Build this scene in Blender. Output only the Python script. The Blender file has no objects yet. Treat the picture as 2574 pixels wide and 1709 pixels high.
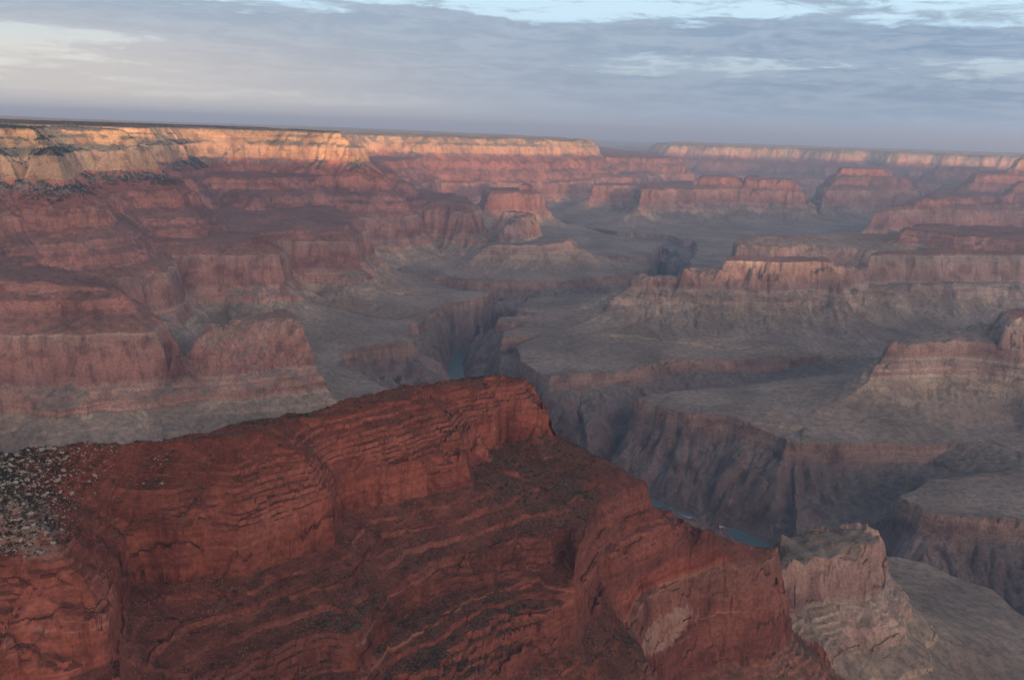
import bpy, math, time, os
import numpy as np
from concurrent.futures import ThreadPoolExecutor
T0 = time.time()
C = bpy.context.scene
RES = 1.0                                   # grid resolution factor
rng = np.random.RandomState(7)
# ------------------------------------------------------------------ camera
SW, SH, F = 2574.0, 1709.0, 2136.6          # pixel frame the outlines were measured in
PITCH, ROLL = math.radians(13.84), math.radians(1.86)
fw = np.array([0, math.cos(PITCH), -math.sin(PITCH)]); up0 = np.array([0, math.sin(PITCH), math.cos(PITCH)]); rt0 = np.array([1.0, 0, 0])
rt = math.cos(ROLL) * rt0 + math.sin(ROLL) * up0
up = -math.sin(ROLL) * rt0 + math.cos(ROLL) * up0
cam = bpy.data.objects.new('camera', bpy.data.cameras.new('camera')); C.collection.objects.link(cam); C.camera = cam
cam.data.sensor_width = 36; cam.data.lens = F / SW * 36; cam.data.clip_start = 1; cam.data.clip_end = 300000
from mathutils import Matrix, Vector
cam.matrix_world = Matrix(((rt[0], up[0], -fw[0], 0), (rt[1], up[1], -fw[1], 0), (rt[2], up[2], -fw[2], 0), (0, 0, 0, 1)))
# ------------------------------------------------------------------ light
SUN_EL, SUN_AZ = math.radians(3.5), math.radians(13)     # sun low behind the viewer, a little to the right
sun_dir = Vector((math.sin(SUN_AZ) * math.cos(SUN_EL), -math.cos(SUN_AZ) * math.cos(SUN_EL), math.sin(SUN_EL)))   # towards the sun
sl = bpy.data.lights.new('sun', 'SUN'); sl.energy = 5.0; sl.angle = math.radians(1.3); sl.color = (1.0, 0.44, 0.17)
sun = bpy.data.objects.new('sun', sl); C.collection.objects.link(sun)
sun.rotation_euler = sun_dir.to_track_quat('Z', 'Y').to_euler()
C.view_settings.view_transform = 'Standard'; C.view_settings.look = 'None'; C.view_settings.gamma = 1
C.view_settings.use_curve_mapping = False; C.view_settings.exposure = 0.7
C.cycles.use_denoising = True; C.cycles.max_bounces = 5; C.cycles.diffuse_bounces = 1; C.cycles.volume_bounces = 0
C.cycles.glossy_bounces = 2; C.cycles.transparent_max_bounces = 4; C.render.use_persistent_data = False
try: C.cycles.denoising_input_passes = 'RGB_ALBEDO_NORMAL'; C.cycles.denoising_prefilter = 'ACCURATE'
except Exception: pass

class NT:
    """tiny node-tree writer"""
    def __init__(s, tree): s.t = tree; s.t.nodes.clear()
    def n(s, typ, ins=None, **kw):
        nd = s.t.nodes.new(typ)
        for k, v in kw.items(): setattr(nd, k, v)
        for k, v in (ins or {}).items():
            if hasattr(v, 'is_linked'): s.t.links.new(v, nd.inputs[k])
            else: nd.inputs[k].default_value = v
        return nd
    def m(s, op, a, b=0.0, c=0.0, clamp=False):
        nd = s.t.nodes.new('ShaderNodeMath'); nd.operation = op; nd.use_clamp = clamp
        for i, v in enumerate((a, b, c)):
            if hasattr(v, 'is_linked'): s.t.links.new(v, nd.inputs[i])
            else: nd.inputs[i].default_value = v
        return nd.outputs[0]
    def mr(s, v, a, b, c=0.0, d=1.0, smooth=True):
        nd = s.t.nodes.new('ShaderNodeMapRange'); nd.interpolation_type = 'SMOOTHSTEP' if smooth else 'LINEAR'
        s.t.links.new(v, nd.inputs[0])
        for i, q in zip((1, 2, 3, 4), (a, b, c, d)): nd.inputs[i].default_value = q
        return nd.outputs[0]
    def mix(s, f, a, b, blend='MIX'):
        nd = s.t.nodes.new('ShaderNodeMix'); nd.data_type = 'RGBA'; nd.blend_type = blend
        for i, v in ((0, f), (6, a), (7, b)):
            if hasattr(v, 'is_linked'): s.t.links.new(v, nd.inputs[i])
            elif i == 0: nd.inputs[0].default_value = v
            else: nd.inputs[i].default_value = (*v[:3], 1)
        return nd.outputs[2]
    def noise(s, vec, scale, detail=4, rough=0.55, dist=0.0):
        return s.n('ShaderNodeTexNoise', {'Vector': vec, 'Scale': scale, 'Detail': detail, 'Roughness': rough, 'Distortion': dist}).outputs[0]
    def scale(s, vec, x, y, z):
        return s.n('ShaderNodeVectorMath', {0: vec, 1: (x, y, z)}, operation='MULTIPLY').outputs[0]
    def ramp(s, fac, stops, interp='LINEAR'):
        nd = s.t.nodes.new('ShaderNodeValToRGB'); nd.color_ramp.interpolation = interp
        el = nd.color_ramp.elements
        while len(el) > 1: el.remove(el[0])
        el[0].position = stops[0][0]; el[0].color = (*stops[0][1], 1)
        for p, c in stops[1:]:
            e = el.new(p); e.color = (*c, 1)
        s.t.links.new(fac, nd.inputs[0]); return nd.outputs[0]

# world: Nishita sky with a layer of dawn cloud mapped on a high flat deck
world = bpy.data.worlds.new('World'); C.world = world; world.use_nodes = True
w = NT(world.node_tree)
sky = w.n('ShaderNodeTexSky', sky_type='NISHITA', sun_disc=False, sun_elevation=SUN_EL, altitude=2100, air_density=1.0, dust_density=2.0, ozone_density=1.0)
sky.sun_rotation = math.pi - SUN_AZ
SKY = 0.15
gen = w.n('ShaderNodeTexCoord').outputs['Generated']
sep = w.n('ShaderNodeSeparateXYZ', {0: gen})
sx, sy, el = sep.outputs[0], sep.outputs[1], sep.outputs[2]
ele = w.m('ADD', el, w.m('MULTIPLY', sx, 0.012))
cv = w.n('ShaderNodeCombineXYZ', {0: w.m('MULTIPLY', sx, 5.0), 1: w.m('MULTIPLY', sy, 2.0), 2: w.m('MULTIPLY', w.m('POWER', w.m('MAXIMUM', ele, 0.0), 0.8), 34.0)}).outputs[0]
n1 = w.noise(cv, 0.55, 8, 0.58, 0.5)
n2 = w.noise(w.n('ShaderNodeVectorMath', {0: cv, 1: (4.1, 2.7, 9.3)}, operation='ADD').outputs[0], 2.3, 8, 0.62, 0.8)
n3 = w.noise(w.scale(cv, 1.0, 1.0, 0.4), 4.5, 6, 0.6, 1.2)
dens = w.m('ADD', w.m('ADD', n1, w.m('MULTIPLY', w.m('SUBTRACT', n2, 0.5), 0.55)), w.m('MULTIPLY', w.m('SUBTRACT', n3, 0.5), 0.40))
def box(a, b, c, d, v): return w.m('MULTIPLY', w.mr(v, a, b), w.mr(v, d, c))
top = w.mr(el, 0.100, 0.135)                                            # the deck breaks up higher in the sky
gapL = w.m('MULTIPLY', box(0.030, 0.050, 0.075, 0.095, el), w.mr(sx, -0.25, -0.45))
gapR = w.m('MULTIPLY', box(0.050, 0.070, 0.080, 0.100, ele), w.mr(sx, 0.0, 0.12))
low = w.m('MULTIPLY', box(0.010, 0.022, 0.028, 0.040, ele), w.mr(sx, 0.02, -0.12))
bias = w.m('ADD', w.m('ADD', w.m('MULTIPLY', top, 0.30), w.m('MULTIPLY', gapL, 0.26)), w.m('ADD', w.m('MULTIPLY', gapR, 0.17), w.m('MULTIPLY', low, 0.26)))
cov = w.mr(w.m('SUBTRACT', w.m('ADD', dens, 0.21), bias), 0.38, 0.56)
warm = w.m('MULTIPLY', w.mr(sx, 0.10, -0.50), w.mr(el, 0.13, 0.03))
ccol = w.mix(w.mr(sx, 0.45, -0.10), (0.16, 0.25, 0.365), (0.25, 0.315, 0.40))
ccol = w.mix(warm, ccol, (0.54, 0.49, 0.46))
ccol = w.mix(w.m('MULTIPLY', w.mr(w.m('ADD', w.m('MULTIPLY', n2, .6), w.m('MULTIPLY', n3, .4)), 0.42, 0.60), 0.62), ccol, w.mix(warm, (0.34, 0.405, 0.50), (0.62, 0.56, 0.50)))
clear = w.mix(w.mr(el, 0.05, 0.13), (0.40, 0.47, 0.53), (0.50, 0.68, 0.80))
clear = w.mix(warm, clear, (0.75, 0.71, 0.61))
front = w.mix(w.m('MULTIPLY', w.mr(el, 0.05, 0.0), 0.75), w.mix(w.m('MULTIPLY', cov, 0.92), clear, ccol), w.mix(w.mr(sx, 0.30, -0.5), (0.26, 0.40, 0.55), (0.80, 0.70, 0.57)))
over = w.mix(w.mr(el, 0.16, 0.5), front, (0.33, 0.35, 0.44))           # brighter open sky overhead
nish = w.mix(1.0, sky.outputs[0], (SKY, SKY, SKY), 'MULTIPLY')
gd = Vector((math.sin(math.radians(22)), -math.cos(math.radians(22)), 0.26)).normalized()
lobe = w.m('POWER', w.mr(w.n('ShaderNodeVectorMath', {0: gen, 1: tuple(gd)}, operation='DOT_PRODUCT').outputs['Value'], 0.86, 1.0), 1.3)
dawn = w.mix(1.0, w.mix(1.0, nish, w.mix(w.mr(el, 0.0, 0.45), (0.30, 0.24, 0.22), (0.27, 0.28, 0.33)), 'ADD'), w.mix(lobe, (0, 0, 0), (6.5, 4.0, 3.0)), 'ADD')   # glow of the eastern sky behind the viewer
back = w.mix(w.mr(sy, 0.15, -0.35), over, dawn)
bg = w.n('ShaderNodeBackground', {'Color': w.mix(0.0, back, back), 'Strength': 0.80})
wo = w.n('ShaderNodeOutputWorld', {'Surface': bg.outputs[0]})

# ------------------------------------------------------------------ pixel -> place helpers
def ray(px, py):
    d = (px - SW / 2) * rt - (py - SH / 2) * up + F * fw
    return d
def P(px, py, z):
    d = ray(px, py); k = z / d[2]; return (d[0] * k, d[1] * k)
def Dd(px, py, D):
    d = ray(px, py); return (d[0] / d[1] * D, D)

# ------------------------------------------------------------------ strata profile: u (metres of plan) <-> z
layers = [  # z bottom, slope degrees, ledge thickness, cliffiness
    (-60, 2, 0, 0), (-95, 58, 9, .7), (-110, 36, 0, 0), (-140, 60, 10, .6), (-158, 35, 0, 0), (-176, 38, 6, .5), (-270, 73, 0, 0),
    (-355, 34, 0, 0), (-372, 38, 5, .5), (-410, 54, 5.5, .8), (-452, 74, 8, .6), (-505, 33, 12, .4), (-535, 66, 6, .8), (-560, 36, 9, .5), (-605, 66, 6.5, .8), (-650, 31, 13, .35),
    (-800, 76, 0, 0), (-850, 44, 9, .8), (-872, 66, 6, .6), (-900, 31, 0, 0), (-908, 52, 0, 0), (-945, 21, 0, 0), (-975, 10, 0, 0), (-992, 4.5, 0, 0), (-1000, 3.5, 0, 0),
    (-1058, 72, 7, .6), (-1110, 38, 0, 0), (-1290, 45, 0, 0), (-1320, 40, 0, 0)]
zc, uc, zf, uf = [0.0], [0.0], [0.0], [0.0]
zt = 0.0
for zb, sl_, th, cl in layers:
    run = (zt - zb) / math.tan(math.radians(sl_))
    zc.append(zb); uc.append(uc[-1] - run)
    if th == 0:
        zf.append(zb); uf.append(uf[-1] - run)
    else:                                   # alternate steep ledges and narrow benches with the same mean slope
        z = zt; n = max(1, int(round((zt - zb) / th))); hh = rng.uniform(.6, 1.4, n); hh *= (zt - zb) / hh.sum()
        for h in hh:
            r = h / (zt - zb) * run
            c = cl * rng.uniform(.8, 1.15)
            zf += [z - h * min(c, .93), z - h]; uf += [uf[-1] - r * .16, uf[-1] - r]; z -= h
    zt = zb
zc, uc, zf, uf = (np.array(a, dtype=np.float64) for a in (zc, uc, zf, uf))
def Hc(u): return np.interp(u, uc[::-1], zc[::-1])
def Hf(u): return np.interp(u, uf[::-1], zf[::-1])
def U(z): return float(np.interp(z, zc[::-1], uc[::-1]))
ES, RT, RB, MB, TT, CB = -452, -650, -800, -872, -1000, -270

# ------------------------------------------------------------------ noise
def _h(ix, iy, s):
    n = (ix.astype(np.uint32) * np.uint32(374761393) + iy.astype(np.uint32) * np.uint32(668265263) + np.uint32(s * 2246822519 & 0xffffffff))
    n = (n ^ (n >> np.uint32(13))) * np.uint32(1274126177)
    n ^= n >> np.uint32(16)
    return n.astype(np.float32) * np.float32(2.0 / 4294967295.0) - np.float32(1)
def vn(x, y, s=0):
    fx = np.floor(x); fy = np.floor(y); ix = fx.astype(np.int32); iy = fy.astype(np.int32)
    tx = (x - fx).astype(np.float32); ty = (y - fy).astype(np.float32)
    tx = tx * tx * tx * (tx * (tx * 6 - 15) + 10); ty = ty * ty * ty * (ty * (ty * 6 - 15) + 10)
    a = _h(ix, iy, s); b = _h(ix + 1, iy, s); c = _h(ix, iy + 1, s); d = _h(ix + 1, iy + 1, s)
    return a + (b - a) * tx + (c - a + (a - b - c + d) * tx) * ty
def fbm(x, y, lam, o=3, s=0, g=.5):
    r = 0; a = 1.0; cs, sn = .8, .6
    for i in range(o):
        r = r + a * vn(x / lam, y / lam, s + i * 17); a *= g; lam *= .48
        x, y = cs * x - sn * y + 31.7, sn * x + cs * y - 11.3
    return r
def ridged(x, y, lam, o=3, s=0, g=.5):      # 0 in gullies .. 1 on crests is inverted: returns -1..0 with sharp valleys at -1
    r = 0; a = 1.0; cs, sn = .8, .6; t = 0
    for i in range(o):
        r = r + a * np.abs(vn(x / lam, y / lam, s + i * 13)); t += a; a *= g; lam *= .5
        x, y = cs * x - sn * y + 17.7, sn * x + cs * y - 5.3
    return r / t

# ------------------------------------------------------------------ landforms
FEATS = []   # dict(name, L, cap, pts, dz, reach, s_in, s_out)
def poly(name, L, cap, pts, dz=0.0, si=1.0, so=1.0, reach=None):
    pp = []
    for p in pts:
        pp.append(P(p[0], p[1], L + dz) if len(p) == 2 else Dd(*p))
    pp = np.array(pp)
    if reach is None: reach = min((U(L) - U(-950)) / so + 60, 1500)
    FEATS.append(dict(name=name, uL=U(L), ucap=U(cap), pts=pp, dz=dz, reach=reach, si=si, so=so, cj=1.6 if name == 'wall_end' else 4.5 if -800 < cap < -640 else 9,
                      bb=(pp[:, 0].min() - reach, pp[:, 0].max() + reach, pp[:, 1].min() - reach, pp[:, 1].max() + reach)))
# -- left, near ridge
poly('left_spur', RB, -520, [(-270, 1012), (0, 969), (200, 966), (463, 952), (440, 905, 2800), (360, 850, 3000), (200, 800, 3250), (-270, 760, 3700)])
poly('left_spur', RB, -655, [(455, 953), (640, 935), (850, 915), (880, 900, 2900), (790, 830, 3100), (700, 830, 3090), (640, 850, 2980), (500, 900, 2800)], si=0.38)
poly('left_spur', MB, -800, [(0, 1010), (463, 985), (850, 945), (905, 942), (900, 915, 3000), (700, 840, 3100), (400, 840, 3100)])
# -- south wall
far_close = [(1500, 400, 26000), (0, 300, 30000), (-900, 300, 22000), (-700, 400, 5200)]
poly('canyon_wall', RB, -585, [(-270, 748), (0, 752), (245, 757), (255, 728), (380, 724), (545, 721), (736, 718), (748, 700, 4450), (700, 640, 4720), (719, 677), (897, 675),
     (905, 650, 5050), (947, 646), (935, 600, 5700), (900, 580, 6500), (950, 573), (1050, 575), (1190, 586), (1215, 590), (1225, 560, 7300), (1180, 520, 8000),
     (1000, 450, 9300), (1120, 480, 11000), (1230, 478), (1350, 474), (1500, 476), (1600, 478), (1700, 450, 15500)] + far_close, reach=1500)
poly('canyon_wall', ES, -372, [(-270, 545), (0, 537), (95, 535), (297, 530), (330, 500, 4600), (380, 488, 4950), (445, 487), (470, 470, 5600), (560, 480, 6000), (650, 480, 5900), (820, 480, 6300), (985, 456),
     (990, 430, 7700), (960, 405, 9300), (1100, 407), (1300, 407), (1500, 408), (1690, 409), (1720, 395, 15000)] + far_close, reach=700)
poly('canyon_rim', CB, -60, [(-270, 470), (0, 455), (33, 455), (38, 430, 3750), (50, 455), (145, 455), (165, 430, 4000), (178, 428), (386, 428), (400, 410, 4700), (300, 400, 5150), (-270, 380, 5300), (-700, 400, 4300)], reach=500)
poly('canyon_rim', CB, -48, [(-700, 380, 5400), (200, 380, 5600), (420, 380, 5800), (500, 394), (680, 396), (800, 402), (908, 407), (915, 390, 6800), (850, 370, 7500), (600, 330, 9500), (0, 300, 30000), (-1200, 300, 22000)], reach=500)
poly('canyon_rim', CB, -66, [(500, 350, 8600), (850, 380, 9700), (908, 380), (1100, 384), (1300, 387), (1499, 388), (1507, 375, 14600), (1450, 360, 17000), (1300, 340, 22000), (900, 300, 40000), (0, 300, 40000)], reach=700, dz=-45)
# -- centre buttes
poly('centre_butte', RB, -612, [(1203, 529), (1345, 527), (1352, 500, 9500), (1215, 500, 9600)])
poly('centre_butte', -612, -560, [(1290, 480, 9150), (1340, 480, 9150), (1330, 480, 9400), (1295, 480, 9400)])
poly('pyramid_butte', RB, -596, [(1244, 613), (1300, 607), (1366, 590), (1378, 575, 7000), (1320, 560, 7200), (1250, 570, 7050)], si=0.36)
poly('pyramid_butte', MB, -805, [(1200, 640), (1300, 648), (1400, 645), (1476, 637), (1470, 625, 6750), (1380, 600, 7000), (1250, 600, 6900)])
# -- right mesa, two long arms out of one massif
poly('long_mesa', RB, -738, [(1572, 727), (1760, 726), (1990, 722), (2110, 722), (2090, 690, 4750), (1950, 660, 4980), (1750, 670, 4900), (1582, 700, 4720)], si=0.6)
poly('long_mesa', -742, -690, [(1700, 712, 4510), (2100, 705, 4540), (2110, 690, 4700), (2070, 660, 4960), (1800, 660, 4940), (1700, 690, 4780)], si=0.3)
poly('long_mesa', -738, -645, [(1810, 700, 4560), (2060, 700, 4560), (2085, 690, 4620), (2070, 660, 4900), (1830, 660, 4860)])
poly('long_mesa', RB, -700, [(2040, 722), (2110, 722), (2200, 712), (2330, 706), (2350, 640, 5400), (2200, 660, 5120), (2090, 690, 4800), (2050, 690, 4780)])
poly('long_mesa', RB, -640, [(2160, 715), (2200, 712), (2400, 706), (2700, 705), (2850, 600, 6500), (2300, 640, 5500), (2200, 660, 5150)])
poly('far_mesa', RB, -655, [(2700, 660, 5400), (2300, 640, 5480), (2000, 640, 5480), (1770, 668), (1790, 640, 5780), (1900, 600, 6050), (2100, 590, 6300), (2300, 590, 6600), (2800, 600, 6700)], si=0.6)
poly('far_mesa', -640, -560, [(2230, 600, 5650), (2400, 600, 5420), (2800, 600, 5300), (2800, 570, 6400), (2270, 575, 6300)])
poly('far_mesa', MB, -810, [(1560, 758), (1760, 760), (1990, 755), (2110, 752), (2330, 745), (2700, 740), (2700, 600, 7000), (2000, 600, 6500), (1730, 650, 5900), (1735, 680, 5300), (1950, 660, 5150), (1740, 670, 5050), (1570, 700, 4830)])
# -- buttes of the far right
poly('temple_ridge', RB, -600, [(2180, 578), (2300, 570), (2574, 568), (2900, 568, 8300), (2900, 500, 11000), (2500, 480, 10800), (2250, 520, 9400)])
poly('temple_ridge', -605, -522, [(2292, 518), (2574, 514), (2900, 512, 8800), (2900, 480, 10500), (2330, 490, 10000)])
poly('temple_ridge', -522, -380, [(2505, 500, 9150), (2660, 500, 9150), (2660, 480, 9900), (2530, 480, 9850)])
poly('right_temple', CB, -60, [(2549, 414, 11500), (2850, 414, 11300), (2850, 400, 13500), (2580, 400, 12800)])
poly('right_temple', ES, -355, [(2438, 450, 11300), (2850, 450, 10900), (2850, 420, 14000), (2470, 420, 13200)])
poly('right_temple', RB, -590, [(2330, 500, 11100), (2850, 500, 10600), (2850, 450, 14500), (2380, 450, 13900)])
poly('red_butte', RB, -618, [(1600, 522), (1640, 512), (1750, 512), (1870, 506), (2000, 502), (2040, 480, 11200), (2000, 470, 12300), (1700, 470, 12300), (1610, 480, 11500)])
poly('red_butte', RB, -640, [(1480, 512, 11000), (1600, 512, 10900), (1640, 480, 11700), (1500, 480, 11700)])
poly('red_butte', -605, -487, [(1742, 462, 11100), (1862, 462, 11000), (1862, 450, 11420), (1748, 450, 11500)])
poly('red_butte', -605, -512, [(1866, 462, 10980), (2012, 462, 11000), (2000, 450, 11380), (1870, 450, 11400)])
poly('red_butte', -512, -420, [(1874, 450, 11110), (1915, 450, 11110), (1912, 450, 11230), (1878, 450, 11230)], so=1.3)
poly('tall_butte', RB, -600, [(2070, 512), (2150, 512), (2300, 508), (2310, 495, 12500), (2300, 480, 13700), (2100, 470, 13400)])
poly('tall_butte', -605, -470, [(2080, 470, 11850), (2290, 470, 11850), (2290, 450, 13200), (2095, 450, 13200)])
poly('tall_butte', ES, -368, [(2097, 450, 12100), (2238, 450, 12100), (2240, 440, 12900), (2112, 440, 12900)])
poly('dark_butte', RB, -600, [(2230, 480, 14000), (2560, 480, 13800), (2600, 450, 16400), (2270, 450, 16400)])
poly('dark_butte', ES, -372, [(2345, 430, 14500), (2470, 430, 14500), (2500, 430, 15600), (2350, 430, 15600)])
# -- far rims
poly('far_rim', CB, -60, [(1640, 387, 21500), (1672, 387, 20600), (1760, 387, 20300), (1874, 387, 20000), (1980, 387, 19600), (2010, 387, 20200), (2060, 387, 19500), (2150, 387, 19000), (2190, 387, 19700), (2230, 387, 18800), (2420, 387, 18000), (2700, 387, 17200), (2900, 380, 30000), (1690, 370, 30000)], dz=-128, reach=900)
poly('far_rim', ES, -372, [(1560, 387, 20600), (1760, 387, 19100), (1900, 387, 18800), (2060, 387, 18300), (2300, 387, 17300), (2900, 387, 16200), (3000, 380, 30000), (1600, 370, 30000)], dz=-128, reach=1200)
poly('far_rim', RB, -600, [(1480, 387, 20000), (1700, 387, 18000), (1900, 387, 17600), (2060, 387, 17200), (2300, 387, 16500), (2900, 387, 15500), (3000, 380, 30000), (1500, 370, 30000)], dz=-128, reach=1500)
poly('far_rim', CB, -60, [(1200, 360, 33000), (1800, 360, 32000), (1900, 360, 60000), (1000, 360, 60000)], dz=-400, reach=3000)
# -- right butte in the middle distance
poly('stepped_butte', RB, -742, [(2219, 905), (2350, 908), (2574, 914), (2900, 914, 2950), (2900, 800, 3900), (2500, 820, 3620), (2300, 850, 3400), (2222, 880, 3260)], si=0.6)
poly('stepped_butte', RB, -600, [(2440, 905), (2574, 912), (2900, 914, 2950), (2900, 800, 3900), (2530, 820, 3620), (2450, 850, 3460)], si=0.4)
poly('stepped_butte', -922, -878, [(2135, 955), (2224, 980), (2574, 990), (2900, 990, 2800), (2900, 800, 4000), (2500, 820, 3780), (2300, 850, 3560), (2150, 900, 3400)])

# -- inner gorge (edge of the broad platform) and its streams
G = [(2900, 1311, 2050), (2574, 1311), (2377, 1294), (2322, 1278), (2257, 1245), (2311, 1223), (2322, 1207), (2519, 1185), (2552, 1160), (2557, 1136), (2486, 1103), (2322, 1117), (2104, 1117), (1974, 1109),
     (1957, 1093), (1832, 1057), (1734, 1044), (1641, 1016), (1584, 1000), (1606, 995), (1700, 985), (1900, 960), (2100, 930, 3650), (2230, 890, 3900), (2077, 893), (1900, 902), (1778, 899), (1680, 905),
     (1645, 919), (1497, 937), (1387, 946), (1339, 919), (1301, 899), (1296, 868), (1352, 842), (1262, 850), (1260, 838), (1352, 816), (1249, 804), (1257, 795), (1350, 790), (1296, 777), (1296, 763), (1323, 748), (1400, 745), (1500, 738), (1571, 732),
     (1600, 715, 5000), (1680, 690, 5200), (1700, 650, 5800), (1735, 625, 6400), (1750, 604), (1722, 606), (1680, 592), (1600, 584), (1538, 579), (1437, 566), (1400, 556, 10000), (1395, 560, 9800), (1470, 578, 9300), (1530, 590), (1630, 602), (1662, 616), (1628, 643), (1480, 646), (1624, 667), (1585, 688),
     (1408, 703), (1234, 706), (1109, 696), (1040, 690), (1162, 730), (1246, 733), (1171, 756), (1085, 777), (1000, 800), (1094, 786), (1026, 815), (1026, 834), (1044, 855), (1041, 863), (952, 872), (866, 884),
     (860, 920, 3550), (1000, 1000, 3150), (1200, 1100, 2550), (1400, 1200, 2250), (1600, 1300, 2040), (1800, 1350, 1910), (2000, 1380, 1840), (2186, 1411), (2322, 1436), (2486, 1496), (2540, 1545), (2574, 1572), (2900, 1700, 1300)]
GP = np.array([P(p[0], p[1], TT) if len(p) == 2 else Dd(*p) for p in G])
Rz = -1290
def PL(lst): return [(*((P(p[0], p[1], Rz)) if len(p) == 2 else Dd(p[0], p[1], p[2])), (Rz if len(p) < 4 else p[3])) for p in lst]
RIVER = PL([(3000, 1450, 1500), (2700, 1420, 1680), (2500, 1400, 1860), (2250, 1380, 2080), (2050, 1370, 2330), (1900, 1364), (1851, 1342), (1785, 1325), (1720, 1300), (1660, 1278), (1610, 1255), (1500, 1180, 2950), (1360, 1100, 3250), (1250, 1020, 3650), (1165, 975), (1143, 940), (1141, 915), (1163, 886), (1190, 850), (1210, 828),
            (1262, 770, 4850), (1300, 735, 5250), (1400, 722, 5430), (1520, 712, 5450), (1600, 700, 5550), (1640, 660, 6000), (1662, 630, 6700), (1680, 608, 7400), (1620, 592, 8400), (1560, 584, 8900), (1470, 572, 9500), (1405, 560, 9900)])
SIDES = [PL([(1480, 1170, 2990), (1560, 1080, 3250, -1235), (1640, 1010, 3500, -1170), (1800, 950, 3650, -1120), (1950, 930, 3700, -1070), (2100, 910, 3760, -1030), (2230, 890, 3900, -1003)]),
         PL([(2000, 1340, 2390), (2100, 1260, 2520, -1210), (2220, 1200, 2560, -1150), (2350, 1160, 2530, -1095), (2450, 1150, 2530, -1050), (2550, 1145, 2560, -1003)])]
def seglist(lines):
    a, b = [], []
    for ln in lines:
        for i in range(len(ln) - 1): a.append(ln[i]); b.append(ln[i + 1])
    return np.array(a), np.array(b)
TA, TB = seglist([RIVER] + SIDES)

# -- foreground ridge: nested contour lines of the ledges, heights run from one line to the next
FGC = [
 (RT, [(-300, 1709, 330), (0, 1709, 430), (300, 1709, 500), (600, 1709, 570), (900, 1709, 670), (1200, 1709, 770), (1400, 1709, 850), (1572, 1709), (1612, 1654), (1593, 1610), (1576, 1545), (1614, 1492), (1723, 1443), (1794, 1425), (1903, 1420), (1950, 1375), (1853, 1378, 1278),
       (1787, 1351, 1318), (1690, 1300, 1358), (1640, 1280, 1395), (1560, 1160, 1480), (1400, 1050, 1520), (1297, 949, 1560), (1150, 950, 1530), (900, 980, 1400), (650, 1040, 1280), (300, 1120, 1150), (0, 1100, 1100), (-400, 1100, 1050), (-900, 1700, 500)]),
 (-605, [(-300, 1709, 370), (0, 1709, 455), (300, 1709, 520), (600, 1709, 600), (900, 1709, 690), (1100, 1709, 770), (1250, 1682), (1449, 1600), (1490, 1540), (1530, 1480), (1600, 1430), (1700, 1385), (1815, 1378), (1787, 1351, 1226), (1690, 1311, 1266), (1640, 1280, 1300), (1560, 1160, 1400), (1400, 1050, 1470), (1297, 949, 1500), (1150, 950, 1465), (900, 980, 1320),
       (650, 1040, 1200), (300, 1120, 1080), (0, 1100, 1030), (-400, 1100, 970), (-850, 1700, 520)]),
 (-560, [(-300, 1709, 400), (0, 1709, 485), (300, 1709, 555), (600, 1709, 640), (900, 1709, 738), (1000, 1662), (1100, 1603), (1250, 1545), (1400, 1522), (1449, 1505), (1470, 1440), (1520, 1380), (1600, 1330), (1675, 1312), (1680, 1311, 1180), (1640, 1280, 1205), (1610, 1200, 1320), (1560, 1160, 1370), (1400, 1050, 1435), (1297, 949, 1460),
       (1150, 950, 1425), (900, 980, 1300), (650, 1040, 1185), (300, 1120, 1055), (0, 1100, 1000), (-400, 1100, 940), (-850, 1700, 540)]),
 (-505, [(-300, 1709, 430), (0, 1709, 525), (300, 1709, 602), (447, 1712), (600, 1643), (817, 1565), (894, 1583), (928, 1530), (1000, 1450), (1100, 1405), (1287, 1349), (1440, 1323), (1449, 1400), (1475, 1310), (1500, 1258), (1624, 1213), (1615, 1205, 1195), (1560, 1160, 1262), (1480, 1110, 1330), (1400, 1050, 1395), (1297, 949, 1420), (1150, 950, 1380),
       (900, 980, 1262), (650, 1040, 1150), (300, 1120, 1020), (0, 1100, 962), (-400, 1100, 900), (-850, 1700, 560)]),
 (-452, [(-300, 1709, 470), (0, 1720), (290, 1692), (300, 1600), (327, 1457), (600, 1430), (839, 1345), (850, 1290), (866, 1267), (1000, 1245), (1166, 1199), (1185, 1150), (1215, 1125), (1260, 1098), (1362, 1090), (1400, 1092), (1385, 1080, 1275), (1366, 1040, 1360), (1297, 949, 1375), (1150, 950, 1335), (1020, 960, 1262),
       (900, 992, 1205), (650, 1053, 1092), (300, 1135, 968), (0, 1100, 910), (-400, 1100, 850), (-850, 1700, 580)]),
 (-410, [(-300, 1709, 510), (-100, 1560), (0, 1553), (250, 1540), (280, 1500), (305, 1342), (600, 1337), (834, 1250), (840, 1200), (870, 1187), (1000, 1150), (1160, 1107), (1185, 1060), (1260, 1040), (1361, 1031), (1369, 990, 1300), (1330, 955, 1335), (1150, 950, 1300), (1020, 960, 1228), (900, 992, 1170), (650, 1053, 1048), (470, 1095, 980),
       (270, 1140, 930), (0, 1100, 868), (-400, 1100, 790), (-850, 1500, 560)])]
FGC = [(U(L), np.array([P(p[0], p[1], L) if len(p) == 2 else Dd(*p) for p in pts])) for L, pts in FGC]
def fg_top(x, y):
    D = np.hypot(x, y)
    zt = np.interp(D, [450, 600, 700, 780, 870, 962, 1099, 1243, 1400], [-285, -300, -303, -308, -325, -343, -354, -364, -372])
    return np.interp(zt + np.clip((-x - .42 * y - 60), 0, 400) * .25, zc[::-1], uc[::-1])
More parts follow.
